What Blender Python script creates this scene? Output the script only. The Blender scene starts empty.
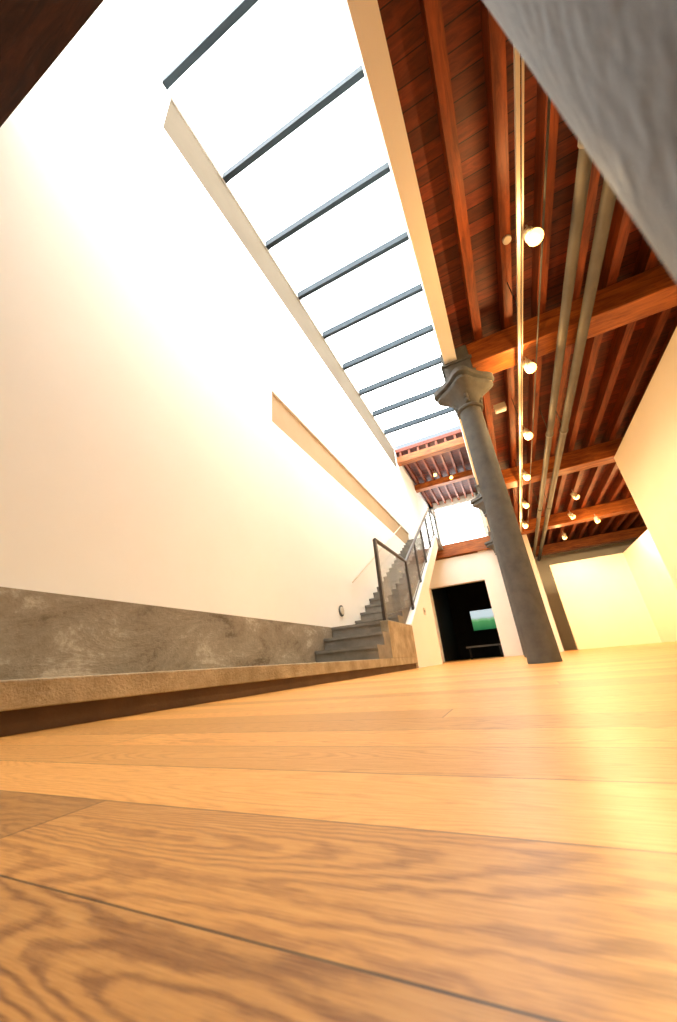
import bpy, bmesh, math, random
from mathutils import Matrix, Vector
random.seed(4)
sc=bpy.context.scene
H=0.13
# ------------------------------------------------------------ materials
def new_mat(name):
    m=bpy.data.materials.new(name); m.use_nodes=True
    nt=m.node_tree; b=nt.nodes['Principled BSDF']
    return m,nt,b
def N(nt,t,**k):
    n=nt.nodes.new(t)
    for a,v in k.items(): setattr(n,a,v)
    return n
def math_n(nt,op,a,b=None,c=None):
    n=N(nt,'ShaderNodeMath',operation=op)
    for i,v in enumerate((a,b,c)):
        if v is None: continue
        if isinstance(v,(int,float)): n.inputs[i].default_value=v
        else: nt.links.new(v,n.inputs[i])
    return n.outputs[0]
def pos(nt,scale=(1,1,1),off=None):
    g=N(nt,'ShaderNodeNewGeometry')
    mp=N(nt,'ShaderNodeMapping'); mp.inputs['Scale'].default_value=scale
    nt.links.new(g.outputs['Position'],mp.inputs['Vector'])
    return mp.outputs[0]
def ramp(nt,fac,stops):
    r=N(nt,'ShaderNodeValToRGB'); e=r.color_ramp.elements
    while len(e)<len(stops): e.new(0.5)
    for i,(p,c) in enumerate(stops):
        e[i].position=p; e[i].color=(*c,1)
    nt.links.new(fac,r.inputs[0]); return r.outputs[0]
def noise(nt,vec,scale,detail=4,rough=.5,dist=0):
    n=N(nt,'ShaderNodeTexNoise'); n.inputs['Scale'].default_value=scale
    n.inputs['Detail'].default_value=detail; n.inputs['Roughness'].default_value=rough
    n.inputs['Distortion'].default_value=dist
    nt.links.new(vec,n.inputs['Vector']); return n.outputs[0]
def bump(nt,b,h,s=.2,d=.01):
    n=N(nt,'ShaderNodeBump'); n.inputs['Strength'].default_value=s; n.inputs['Distance'].default_value=d
    nt.links.new(h,n.inputs['Height']); nt.links.new(n.outputs[0],b.inputs['Normal'])
def mottled(name,c1,c2,scale=3,rough=.8,bs=.15,metal=0,spread=.25,spec=.5):
    m,nt,b=new_mat(name); v=pos(nt)
    f=noise(nt,v,scale,8,.6)
    nt.links.new(ramp(nt,f,[(.5-spread,c1),(.5+spread,c2)]),b.inputs['Base Color'])
    b.inputs['Roughness'].default_value=rough; b.inputs['Metallic'].default_value=metal
    b.inputs['Specular IOR Level'].default_value=spec
    bump(nt,b,noise(nt,v,scale*12,5),bs); return m
def emis(name,c,s):
    m,nt,b=new_mat(name)
    b.inputs['Base Color'].default_value=(*c,1); b.inputs['Emission Color'].default_value=(*c,1)
    b.inputs['Emission Strength'].default_value=s; return m
def wood(name,dark,light,scale=(1,1,1),rough=.5,plank=None,lo=.3,hi=.7):
    m,nt,b=new_mat(name); v=pos(nt,scale)
    f=noise(nt,v,3,7,.7,.6)
    col=ramp(nt,f,[(lo,dark),(hi,light)])
    if plank:
        g=N(nt,'ShaderNodeNewGeometry'); s=N(nt,'ShaderNodeSeparateXYZ'); nt.links.new(g.outputs['Position'],s.inputs[0])
        t=math_n(nt,'DIVIDE',s.outputs[plank[0]],plank[1])
        fr=math_n(nt,'FRACT',t); idn=math_n(nt,'FLOOR',t)
        seam=math_n(nt,'LESS_THAN',fr,.06)
        wn=N(nt,'ShaderNodeTexWhiteNoise',noise_dimensions='1D'); nt.links.new(idn,wn.inputs['W'])
        br=math_n(nt,'MULTIPLY_ADD',wn.outputs[0],.8,.55)
        br=math_n(nt,'MULTIPLY',br,math_n(nt,'MULTIPLY_ADD',seam,-.85,1))
        mx=N(nt,'ShaderNodeVectorMath',operation='SCALE'); nt.links.new(col,mx.inputs[0]); nt.links.new(br,mx.inputs['Scale'])
        col=mx.outputs[0]
    nt.links.new(col,b.inputs['Base Color']); b.inputs['Roughness'].default_value=rough
    bump(nt,b,f,.2); return m

M_wall=mottled('white_plaster',(.89,.875,.83),(.93,.915,.875),.8,.85,.05)
M_recess_shade=mottled('recess_shade_tan',(.42,.29,.16),(.48,.34,.20),1,.85,.05)  # tan shade of the lower wall recess, painted into the base colour
M_recess_shade_hi=mottled('skylight_recess_shade',(.145,.11,.075),(.165,.128,.088),1,.85,.05,spec=.1)  # colour darkened so the upper recess back looks shaded despite the glazing
M_cream=mottled('cream_plaster',(.88,.84,.74),(.90,.87,.78),1,.8,.05)
M_right=mottled('gallery_wall_paint',(.86,.82,.68),(.90,.86,.73),1,.8,.05)
def concrete():
    m,nt,b=new_mat('plinth_concrete')
    v=pos(nt); v2=pos(nt,(1,.7,1.5))
    f=noise(nt,v2,2.3,10,.70,.5); f2=noise(nt,v,26,5,.7)
    k=math_n(nt,'ADD',math_n(nt,'MULTIPLY',f,.8),math_n(nt,'MULTIPLY',f2,.2))
    nt.links.new(ramp(nt,k,[(.36,(.15,.115,.08)),(.45,(.27,.225,.165)),(.56,(.34,.29,.22)),(.63,(.50,.44,.35))]),b.inputs['Base Color'])
    b.inputs['Roughness'].default_value=.9; b.inputs['Specular IOR Level'].default_value=.3
    bump(nt,b,k,.9,.025); return m
M_conc=concrete()
M_curb=mottled('curb_concrete',(.28,.23,.15),(.50,.42,.30),5,.85,.6,spread=.18,spec=.3)
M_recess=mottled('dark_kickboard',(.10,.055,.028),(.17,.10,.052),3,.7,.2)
M_step=mottled('stair_concrete',(.17,.155,.135),(.30,.275,.235),4,.8,.3)
M_iron=mottled('cast_iron_paint',(.125,.133,.137),(.19,.195,.19),9,.75,.25,spec=.12)
M_bar=mottled('skylight_bar_paint',(.028,.038,.046),(.036,.048,.058),4,.6,.05,spec=.2)
M_rail=mottled('rail_steel',(.05,.043,.04),(.08,.07,.06),8,.4,.05,metal=.4)
M_pipe=mottled('pipe_paint',(.13,.13,.12),(.17,.165,.15),5,.5,.05,spec=.3)
M_track=mottled('track_white',(.60,.55,.45),(.68,.62,.52),5,.4,.02)
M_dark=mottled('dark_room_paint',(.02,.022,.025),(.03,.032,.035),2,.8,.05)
M_beam=wood('timber_beam',(.14,.032,.006),(.56,.185,.034),(.6,4,4),.45)
M_joist=wood('timber_joist',(.08,.016,.004),(.36,.085,.018),(5,.6,5),.45)
M_plank=wood('ceiling_planks_wood',(.06,.010,.0035),(.25,.042,.011),(1,6,4),.5,(1,.15))
M_oldbeam=wood('dark_timber',(.014,.005,.003),(.08,.024,.008),(.6,5,5),.7)
M_sky=emis('skylight_glazing',(.92,.97,1.0),9.0)
M_win=emis('bright_window',(.95,.98,1.0),5.0)
M_lamp=emis('lamp_glow',(1,.52,.14),6)
m,nt,b=new_mat('balustrade_glass'); b.inputs['Transmission Weight'].default_value=1; b.inputs['Roughness'].default_value=.02
b.inputs['Base Color'].default_value=(.92,.97,.95,1); b.inputs['IOR'].default_value=1.1; b.inputs['Alpha'].default_value=.35; M_glass=m

def floor_mat():
    m,nt,b=new_mat('oak_floorboards')
    g=N(nt,'ShaderNodeNewGeometry'); s=N(nt,'ShaderNodeSeparateXYZ'); nt.links.new(g.outputs['Position'],s.inputs[0])
    X,Y=s.outputs[0],s.outputs[1]
    t=math_n(nt,'DIVIDE',math_n(nt,'ADD',Y,-.212+.152*100),.152)
    row=math_n(nt,'FLOOR',t); fr=math_n(nt,'FRACT',t)
    rr=math_n(nt,'FRACT',math_n(nt,'MULTIPLY',math_n(nt,'ADD',row,-100),.381))
    L=3.3
    u=math_n(nt,'ADD',math_n(nt,'DIVIDE',math_n(nt,'ADD',X,.524),L),rr)
    col=math_n(nt,'FLOOR',u); fu=math_n(nt,'FRACT',u)
    cv=N(nt,'ShaderNodeCombineXYZ'); nt.links.new(row,cv.inputs[0]); nt.links.new(col,cv.inputs[1])
    wn=N(nt,'ShaderNodeTexWhiteNoise',noise_dimensions='2D'); nt.links.new(cv.outputs[0],wn.inputs['Vector'])
    rnd=wn.outputs['Value']
    gx=math_n(nt,'ADD',math_n(nt,'MULTIPLY',X,1.2),math_n(nt,'MULTIPLY',rnd,57))
    gy=math_n(nt,'MULTIPLY',Y,9.0)
    gv=N(nt,'ShaderNodeCombineXYZ'); nt.links.new(gx,gv.inputs[0]); nt.links.new(gy,gv.inputs[1]); nt.links.new(math_n(nt,'MULTIPLY',rnd,13),gv.inputs[2])
    f1=noise(nt,gv.outputs[0],.9,1,.4,.1)
    wx=N(nt,'ShaderNodeCombineXYZ'); nt.links.new(math_n(nt,'MULTIPLY',X,30),wx.inputs[0]); nt.links.new(math_n(nt,'MULTIPLY',Y,70),wx.inputs[1]); nt.links.new(rnd,wx.inputs[2])
    wob=noise(nt,wx.outputs[0],1.0,3)
    ph=math_n(nt,'ADD',math_n(nt,'MULTIPLY',f1,250),math_n(nt,'MULTIPLY',wob,7))
    rings=math_n(nt,'MULTIPLY_ADD',math_n(nt,'SINE',ph),.5,.5)
    rings=math_n(nt,'POWER',rings,1.7)
    rnd2=math_n(nt,'FRACT',math_n(nt,'MULTIPLY',rnd,7.3))
    amp=math_n(nt,'MULTIPLY_ADD',rnd2,.16,.13)
    fv=N(nt,'ShaderNodeCombineXYZ'); nt.links.new(math_n(nt,'MULTIPLY',X,14),fv.inputs[0]); nt.links.new(math_n(nt,'MULTIPLY',Y,300),fv.inputs[1]); nt.links.new(rnd,fv.inputs[2])
    fine=noise(nt,fv.outputs[0],1.5,4,.75)
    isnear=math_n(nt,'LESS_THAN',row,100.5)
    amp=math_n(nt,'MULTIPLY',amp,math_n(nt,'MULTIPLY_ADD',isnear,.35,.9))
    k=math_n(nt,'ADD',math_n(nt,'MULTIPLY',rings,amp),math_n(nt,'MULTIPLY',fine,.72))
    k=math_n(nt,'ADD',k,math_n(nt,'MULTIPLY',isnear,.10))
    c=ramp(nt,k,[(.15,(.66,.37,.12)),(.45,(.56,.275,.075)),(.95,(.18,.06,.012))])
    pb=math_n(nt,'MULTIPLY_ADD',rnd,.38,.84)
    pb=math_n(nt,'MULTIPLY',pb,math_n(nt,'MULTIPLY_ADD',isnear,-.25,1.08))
    e1=math_n(nt,'LESS_THAN',fr,.014); e2=math_n(nt,'LESS_THAN',fu,.0008)
    seam=math_n(nt,'MAXIMUM',e1,e2)
    pb=math_n(nt,'MULTIPLY',pb,math_n(nt,'MULTIPLY_ADD',seam,-.75,1))
    mx=N(nt,'ShaderNodeVectorMath',operation='SCALE'); nt.links.new(c,mx.inputs[0]); nt.links.new(pb,mx.inputs['Scale'])
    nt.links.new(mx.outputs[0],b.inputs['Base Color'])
    r=math_n(nt,'MULTIPLY_ADD',fine,.15,.28); nt.links.new(r,b.inputs['Roughness'])
    b.inputs['Specular IOR Level'].default_value=.38
    hh=math_n(nt,'ADD',math_n(nt,'MULTIPLY',fine,.15),math_n(nt,'MULTIPLY',seam,-.8))
    bump(nt,b,hh,.35,.002)
    return m
M_floor=floor_mat()

# ------------------------------------------------------------ mesh helpers
def empty(name,loc=(0,0,0)):
    e=bpy.data.objects.new(name,None); sc.collection.objects.link(e); e.location=loc; e.empty_display_size=.1; return e
def mesh_obj(name,bm,mat,parent=None,smooth=False,origin=None):
    me=bpy.data.meshes.new(name)
    if origin is None:
        cs=[v.co for v in bm.verts]
        origin=Vector(((min(c.x for c in cs)+max(c.x for c in cs))/2,(min(c.y for c in cs)+max(c.y for c in cs))/2,(min(c.z for c in cs)+max(c.z for c in cs))/2))
    origin=Vector(origin)
    bmesh.ops.translate(bm,verts=bm.verts,vec=-origin)
    bmesh.ops.recalc_face_normals(bm,faces=bm.faces)
    bm.to_mesh(me); bm.free()
    mats=mat if isinstance(mat,list) else [mat]
    for x in mats: me.materials.append(x)
    if smooth:
        for p in me.polygons: p.use_smooth=True
    o=bpy.data.objects.new(name,me); sc.collection.objects.link(o)
    o.location=origin
    if parent: o.parent=parent; o.location=origin-parent.location
    return o
def add_box(bm,x0,x1,y0,y1,z0,z1,mi=0):
    r=bmesh.ops.create_cube(bm,size=1)
    for v in r['verts']:
        v.co=Vector(((x0+x1)/2+v.co.x*(x1-x0),(y0+y1)/2+v.co.y*(y1-y0),(z0+z1)/2+v.co.z*(z1-z0)))
    for f in set(f for v in r['verts'] for f in v.link_faces): f.material_index=mi
def box(name,x0,x1,y0,y1,z0,z1,mat,parent=None,bevel=0):
    bm=bmesh.new(); add_box(bm,x0,x1,y0,y1,z0,z1)
    o=mesh_obj(name,bm,mat,parent)
    if bevel:
        md=o.modifiers.new('b','BEVEL'); md.width=bevel; md.segments=2
    return o
def boxes(name,lst,mat,parent=None,bevel=0):
    bm=bmesh.new()
    for l in lst: add_box(bm,*l)
    o=mesh_obj(name,bm,mat,parent)
    if bevel:
        md=o.modifiers.new('b','BEVEL'); md.width=bevel; md.segments=2
    return o
def add_tube(bm,p0,p1,r,seg=16,r1=None):
    p0=Vector(p0);p1=Vector(p1);d=p1-p0
    q=d.to_track_quat('Z','Y').to_matrix().to_4x4()
    bmesh.ops.create_cone(bm,cap_ends=True,segments=seg,radius1=r,radius2=r if r1 is None else r1,depth=d.length,matrix=Matrix.Translation((p0+p1)/2)@q)
def tube(name,p0,p1,r,mat,parent=None,seg=16,r1=None):
    bm=bmesh.new(); add_tube(bm,p0,p1,r,seg,r1)
    o=mesh_obj(name,bm,mat,parent)
    for p in o.data.polygons:
        if len(p.vertices)==4: p.use_smooth=True
    return o

# ------------------------------------------------------------ room
WX=-2.75; CX=-1.75
FY=13.7; UPY=19.0; ZT=8.5
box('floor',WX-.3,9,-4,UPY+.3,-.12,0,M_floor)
A,B=WX-.3,WX
boxes('wall_left',[(A,B-.07,-4,UPY+.3,0,ZT+.3),
   (B-.07,B,-4,UPY+.3,0,3.92),
   (B-.07,B,-4,3.82,3.92,4.58),(B-.07,B,12.6,UPY+.3,3.92,4.58),
   (B-.07,B,-4,UPY+.3,4.58,7.40),
   (B-.07,B,-4,1.22,7.40,8.45),(B-.07,B,12.65,UPY+.3,7.40,8.45),
   (B-.07,B,-4,UPY+.3,8.45,ZT+.3)],M_wall)
box('recess_back_1',B-.069,B-.03,1.221,12.649,7.401,8.449,M_recess_shade_hi)
box('recess_back_2',B-.069,B-.04,3.821,12.599,3.921,4.579,M_recess_shade)
box('plinth_concrete_left',WX+.001,WX+.014,-3.9,5.7,.191,.745,M_conc)
pl=empty('raised_curb',(-2.2,1,0))
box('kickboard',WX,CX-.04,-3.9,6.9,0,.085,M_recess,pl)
box('curb_slab',WX,CX,-3.9,6.9,.085,.19,M_curb,pl,.006)
box('wall_bulkhead',.03,.21,.12,UPY,4.1,ZT+.3,M_cream)
box('wall_skylight_end',WX,.21,-.05,.10,4.6,ZT+.3,M_wall)
sk=empty('skylight',(-1.4,6,ZT))
box('glazing',WX-.05,.06,.1,12.7,ZT+.12,ZT+.16,M_sky,sk)
bm=bmesh.new()
for k in range(-1,9):
    y=1.10+1.285*k
    if y>.2: add_box(bm,WX,.05,y-.045,y+.045,ZT-.07,ZT+.12)
mesh_obj('glazing_bars',bm,M_bar,sk)
box('ceiling_near',WX,8.6,-4,.0,4.58,4.7,M_plank)
box('edge_beam',WX,.0,-.45,.11,4.28,4.60,M_oldbeam)
box('ceiling',.2,8.6,.0,UPY,4.58,4.7,M_plank)
bm=bmesh.new(); x=.57
while x<8.5:
    add_box(bm,x-.055,x+.055,-3.9,UPY-.05,4.335,4.58); x+=.41
mesh_obj('ceiling_joists',bm,M_joist)
for y in (.0,4.5,9.0,13.5,17.6):
    box('timber_beam',.38 if y!=17.6 else .2,8.6,y-.19,y+.19,3.94,4.33,M_beam,bevel=.015)
box('wall_right',8.6,8.8,-4,UPY,0,4.7,M_right)
box('wall_back',WX,8.6,-4.2,-4,0,4.7,M_wall)
box('wall_far',1.2,8.6,UPY,UPY+.2,0,4.7,M_cream)
DX0,DX1,DZ=-2.55,-.56,2.6
boxes('wall_doorway',[(WX,DX0,FY,FY+.25,0,3.62),(DX0,DX1,FY,FY+.25,DZ,3.62),(DX1,1.2,FY,FY+.25,0,3.94)],M_wall)
box('wall_side',1.02,1.2,FY+.25,UPY,0,3.94,M_wall)
box('lintel_beam',WX,.36,FY-.12,FY+.2,3.66,4.14,M_beam,bevel=.015)
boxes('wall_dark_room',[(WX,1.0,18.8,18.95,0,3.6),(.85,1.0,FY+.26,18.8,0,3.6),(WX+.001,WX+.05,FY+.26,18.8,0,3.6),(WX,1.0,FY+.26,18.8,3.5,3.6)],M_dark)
box('floor_upper',WX,.9,FY+.2,UPY,3.62,4.15,M_cream)
m,nt,b=new_mat('screen_picture')
g=N(nt,'ShaderNodeNewGeometry'); s=N(nt,'ShaderNodeSeparateXYZ'); nt.links.new(g.outputs['Position'],s.inputs[0])
hill=noise(nt,pos(nt,(2,0,0)),1.2,3)
t=math_n(nt,'MULTIPLY_ADD',s.outputs[2],.95,-1.25); t=math_n(nt,'ADD',t,math_n(nt,'MULTIPLY',hill,.2))
c=ramp(nt,t,[(.0,(.03,.22,.08)),(.35,(.12,.42,.15)),(.45,(.35,.62,.35)),(.55,(.75,.9,.95)),(1,(.8,.95,1))])
nt.links.new(c,b.inputs['Base Color']); nt.links.new(c,b.inputs['Emission Color']); b.inputs['Emission Strength'].default_value=.8
ps=empty('projection_screen',(-1.25,18.7,1.65))
box('picture',-1.8,-.66,18.72,18.74,1.2,2.1,m,ps)
box('frame',-1.84,-.62,18.745,18.78,1.16,2.14,M_dark,ps)
bn=empty('gallery_bench',(-1.2,15.5,0))
box('seat',-1.9,-.6,15.3,15.7,.40,.46,M_step,bn)
for i,(a,c_) in enumerate(((-1.8,15.36),(-.7,15.36),(-1.8,15.64),(-.7,15.64))):
    tube('leg_%d'%i,(a,c_,0),(a,c_,.40),.025,M_rail,bn)
# upper room
box('ceiling_upper',WX,.03,12.72,UPY,8.3,8.45,M_plank)
bm=bmesh.new(); x=WX+.2
while x<0:
    add_box(bm,x-.045,x+.045,12.75,UPY-.01,8.09,8.3); x+=.38
mesh_obj('ceiling_joists',bm,M_joist)
for y in (12.9,15.9):
    box('timber_beam',WX,.03,y-.16,y+.16,7.8,8.09,M_beam)
boxes('wall_upper_far',[(WX,.03,UPY,UPY+.2,3.6,5.0),(WX,WX+.25,UPY,UPY+.2,5.0,8.4),(-.12,.03,UPY,UPY+.2,5.0,8.4),(WX,.03,UPY,UPY+.2,7.95,8.4)],M_wall)
w=empty('window_1',(-1.3,UPY,6.5))
box('pane',WX+.25,-.12,UPY+.1,UPY+.12,5.0,7.95,M_win,w)
boxes('sash',[(WX+.25,WX+.31,UPY+.02,UPY+.1,5.0,7.95),(-.18,-.12,UPY+.02,UPY+.1,5,7.95),(WX+.25,-.12,UPY+.02,UPY+.1,5.0,5.06),(WX+.25,-.12,UPY+.02,UPY+.1,7.89,7.95)],M_wall,w)
box('wall_partition_right',2.95,3.2,1.5,8.9,0,3.93,M_right)
box('wall_partition_far',1.85,8.6,16,16.2,0,3.15,M_right)
box('wall_partition_mid',4.3,4.5,10.5,16.0,0,3.15,M_right)

# ------------------------------------------------------------ stairs
st=empty('staircase',(-2.25,8,0))
bm=bmesh.new()
for i,y in enumerate((4.85,5.15,5.45)):
    z=.19+.185*(i+1)
    for (xa,xb,ye) in ((WX+.015,CX-.131,6.6),(CX-.131,CX-.002,5.449)):
        if y>5.4 and xa>-2.5: continue
        add_box(bm,xa,xb,y,ye,z-.185,z-.04)
        add_box(bm,xa,xb,y-.02,ye,z-.04,z)
Yf,Zf=6.5,.745; n=19; rise=(4.15-Zf)/n; going=5.9/n
for i in range(n):
    y=Yf+i*going; z=Zf+(i+1)*rise
    zb=max(Zf-.1,z-rise-.25)
    add_box(bm,WX+.002,CX-.131,y,y+going+.02,zb,z-.04)
    add_box(bm,WX+.002,CX-.131,y-.02,y+going,z-.04,z)
mesh_obj('steps',bm,M_step,st)
box('landing',WX,CX,12.4,FY-.12,3.95,4.15,M_step,st)
box('side_block',CX-.13,CX,5.45,6.9,.19,.745,M_curb,st,.008)
def prism(bm,pts,x0,x1):
    a=[bm.verts.new((x0,p[0],p[1])) for p in pts]; b_=[bm.verts.new((x1,p[0],p[1])) for p in pts]
    bm.faces.new(a); bm.faces.new(b_[::-1])
    for i in range(len(pts)):
        j=(i+1)%len(pts); bm.faces.new((a[i],b_[i],b_[j],a[j]))
bm=bmesh.new()
def slz(y): return 1.06+(y-7.36)*(4.22-1.06)/(12.4-7.36)
prism(bm,[(6.9,0),(9.2,0),(9.2,slz(9.2)-.45),(12.4,3.75),(12.4,4.22),(7.36,1.06),(6.9,.78)],CX-.13,CX)
mesh_obj('side_wall',bm,M_wall,st)
bl=empty('glass_balustrade',(CX,8,0))
rx=CX-.06
bm=bmesh.new()
def barb(bm,p0,p1,w=.03):
    add_tube(bm,(rx,p0[0],p0[1]),(rx,p1[0],p1[1]),w,8)
topline=[(5.5,2.10),(7.45,2.14),(12.4,5.3),(13.5,5.35)]
botline=[(5.5,.80),(7.45,1.18),(12.4,4.3),(13.5,4.3)]
for i in range(3):
    barb(bm,topline[i],topline[i+1],.035); barb(bm,botline[i],botline[i+1],.012)
posts=[(5.5,.74,2.10),(7.45,1.06,2.14)]
for k in range(1,5):
    t=k/4; y=7.45+(12.4-7.45)*t; posts.append((y,min(slz(y),4.2),2.14+3.16*t))
posts.append((13.5,4.15,5.35))
for y,a,c_ in posts: add_box(bm,rx-.025,rx+.025,y-.04,y+.04,a-.02,c_)
mesh_obj('rail_frame',bm,M_rail,bl)
bm=bmesh.new()
for i in range(3):
    t,u=topline[i],topline[i+1]; p,q=botline[i],botline[i+1]
    prism(bm,[(t[0],t[1]),(u[0],u[1]),(q[0],q[1]),(p[0],p[1])],rx-.004,rx+.004)
mesh_obj('glass_panels',bm,M_glass,bl)
hr=empty('wall_handrail',(WX+.07,8,2))
tube('rail',(WX+.07,6.4,1.65),(WX+.07,12.4,5.1),.013,M_track,hr)
for y in (7,9,11):
    z=1.65+(y-6.4)*3.45/6.0; tube('bracket_%d'%y,(WX,y,z-.05),(WX+.07,y,z-.01),.01,M_track,hr)

# ------------------------------------------------------------ columns
def column(cx,cy):
    prof=[(.163,0),(.163,.02),(.161,.04),(.161,.18),(.1585,.30),(.1562,.42),(.155,1.0),(.148,3.1),(.147,3.28),(.175,3.29),(.185,3.31),(.175,3.33),(.15,3.35),
          (.16,3.42),(.20,3.50),(.26,3.56),(.31,3.60),(.33,3.62),(.33,3.66),(.30,3.665),(.30,3.70),(.36,3.71),(.36,3.78),(.0,3.78)]
    e=empty('cast_iron_column',(cx,cy,0))
    bm=bmesh.new(); seg=96; rings=[]
    for r,z in prof:
        ring=[]
        amt=max(0,min(1,(z-3.42)/.2))
        for s_ in range(seg):
            a=2*math.pi*s_/seg
            k=1+amt*(.16*math.cos(4*a)+.03*math.cos(8*a))
            ring.append(bm.verts.new((cx+math.cos(a)*r*k,cy+math.sin(a)*r*k,z)))
        rings.append(ring)
    for i in range(len(rings)-1):
        for s_ in range(seg):
            j=(s_+1)%seg
            bm.faces.new((rings[i][s_],rings[i][j],rings[i+1][j],rings[i+1][s_]))
    o=mesh_obj('shaft_and_capital',bm,M_iron,e,True)
    md=o.modifiers.new('es','EDGE_SPLIT'); md.split_angle=math.radians(40)
    boxes('impost_box',[(cx-.19,cx+.19,cy-.2,cy+.2,3.78,4.33),(cx-.22,cx+.22,cy-.23,cy+.23,3.78,3.83),(cx-.22,cx+.22,cy-.23,cy+.23,4.05,4.09)],M_iron,e,.008)
    bm=bmesh.new()
    for k in range(4):
        a=math.pi/2*k
        c,s=math.cos(a),math.sin(a)
        prev=None
        for t in range(7):
            th=t/6*math.pi/2
            rr=.16+.19*(1-math.cos(th)); z=3.36+.26*math.sin(th)
            p=Vector((cx+c*rr,cy+s*rr,z))
            if prev is not None: add_tube(bm,prev,p,.03,8)
            prev=p
    mesh_obj('capital_ribs',bm,M_iron,e,True)
for y in (0,4.5,9.0,13.2):
    column(.19,y)

# ------------------------------------------------------------ services
for i,(px,pz,pr) in enumerate(((1.50,3.84,.055),(1.74,3.84,.062))):
    e=empty('ceiling_pipe',(px,8,pz))
    bm=bmesh.new(); add_tube(bm,(px,-3,pz),(px,18,pz),pr,20)
    for y in (2.2,6.8,11): add_tube(bm,(px,y-.04,pz),(px,y+.04,pz),pr+.012,20)
    mesh_obj('pipe_run',bm,M_pipe,e,True)
    bm=bmesh.new()
    for y in (2.2,6.8,11): add_tube(bm,(px,y,pz),(px,y,4.58),.008,8)
    mesh_obj('hangers',bm,M_pipe,e)
tr=empty('lighting_track',(.98,8,3.85))
box('rail',.965,.995,.3,13.2,3.82,3.86,M_track,tr)
box('conduit',1.03,1.045,.3,13.2,3.90,3.915,M_track,tr)
bm=bmesh.new()
for y in (1.2,3.6,6,8.4,10.8): add_tube(bm,(.98,y,3.86),(.98,y,4.58),.006,8)
mesh_obj('hangers',bm,M_rail,tr)
tube('electrical_conduit',(1.22,.5,3.90),(1.22,13,3.90),.010,M_pipe)
def spot(x,y,z,tx,ty,tz,power=60,glow=14):
    e=empty('track_spotlight',(x,y,z))
    d=(Vector((tx,ty,tz))-Vector((x,y,z))).normalized()
    p=Vector((x,y,z))
    tube('body',p-d*.14,p,.055,M_track,e,20,.07)
    bm=bmesh.new()
    bmesh.ops.create_uvsphere(bm,u_segments=20,v_segments=12,radius=.072,matrix=Matrix.Translation(p+d*.012))
    mesh_obj('lens',bm,M_lamp,e,True)
    tube('stem',p-d*.07,p-d*.07+Vector((0,0,.16)),.01,M_track,e,8)
    l=bpy.data.lights.new('bulb','SPOT'); l.energy=power; l.color=(1,.76,.44); l.spot_size=math.radians(150); l.spot_blend=.8; l.shadow_soft_size=.05
    o=bpy.data.objects.new('bulb',l); sc.collection.objects.link(o); o.parent=e
    o.location=d*.10; o.rotation_euler=d.to_track_quat('-Z','Y').to_euler()
    l=bpy.data.lights.new('bulb_spill','POINT'); l.energy=glow; l.color=(1,.60,.24); l.shadow_soft_size=.03
    o=bpy.data.objects.new('bulb_spill',l); sc.collection.objects.link(o); o.parent=e
    o.location=d*.11+Vector((-.08,0,.0))
for k in range(6):
    y=2.69+1.82*k
    spot(1.08,y,3.68,1.6,y-.9,0 if k<3 else 1,150,34)
for (x,y,tx,pw) in ((2.3,10.3,4.2,220),(2.4,12.0,4.2,230),(3.2,13,4,240),(4,11.5,3,180),(5.5,10,5,200),(5.5,6,3.3,200),(2.4,14.3,2.4,220)):
    spot(x,y,3.72,tx,y+(1.5 if y>9 else .2),1.0,pw,16)
spot(-1.5,14.3,7.6,-1.5,13,4,60); spot(-.9,15.0,7.6,-1.5,13,4,60)
tube('smoke_detector',(.99,3.05,4.30),(.99,3.05,4.334),.045,M_track)
em=empty('emergency_light',(.78,6.1,4.2)); box('housing',.66,.86,6.0,6.12,4.2,4.33,M_track,em,.01); box('diffuser',.68,.84,6.02,6.10,4.185,4.2,M_wall,em)
so=empty('wall_outlet',(WX,5.9,1.0)); tube('plate',(WX,5.9,1.06),(WX+.015,5.9,1.06),.10,M_pipe,so,32); tube('cap',(WX+.015,5.9,1.06),(WX+.03,5.9,1.06),.07,M_track,so,32)
sg=empty('thermostat',(CX,8.0,1.0)); box('case',CX,CX+.02,8.1,8.25,1.05,1.2,M_track,sg,.004); box('dial',CX+.02,CX+.026,8.14,8.2,1.1,1.15,M_pipe,sg)

# ------------------------------------------------------------ world + camera
w=bpy.data.worlds.new('W'); sc.world=w; w.use_nodes=True
w.node_tree.nodes['Background'].inputs[0].default_value=(.8,.9,1,1); w.node_tree.nodes['Background'].inputs[1].default_value=1.0
sc.view_settings.view_transform='Standard'
sc.view_settings.gamma=0.92
cam=bpy.data.cameras.new('camera'); co=bpy.data.objects.new('camera',cam); sc.collection.objects.link(co)
cam.sensor_fit='HORIZONTAL'; cam.sensor_width=24; cam.lens=348.3/677*24; cam.clip_start=.005
Xr=Vector((.8951,.2474,.3708)); Yr=Vector((.4382,-.3352,-.8340)); Zr=Vector((-.0821,.9091,-.4086))
Xr.normalize(); Yr=(Yr-Xr*Yr.dot(Xr)).normalized(); Zr=Xr.cross(Yr)
R=Matrix((Xr,Yr,Zr))
co.matrix_world=Matrix.Translation((0,0,H))@R.to_4x4()
cam.dof.use_dof=True; cam.dof.focus_distance=3.0; cam.dof.aperture_fstop=8.0
sc.camera=co
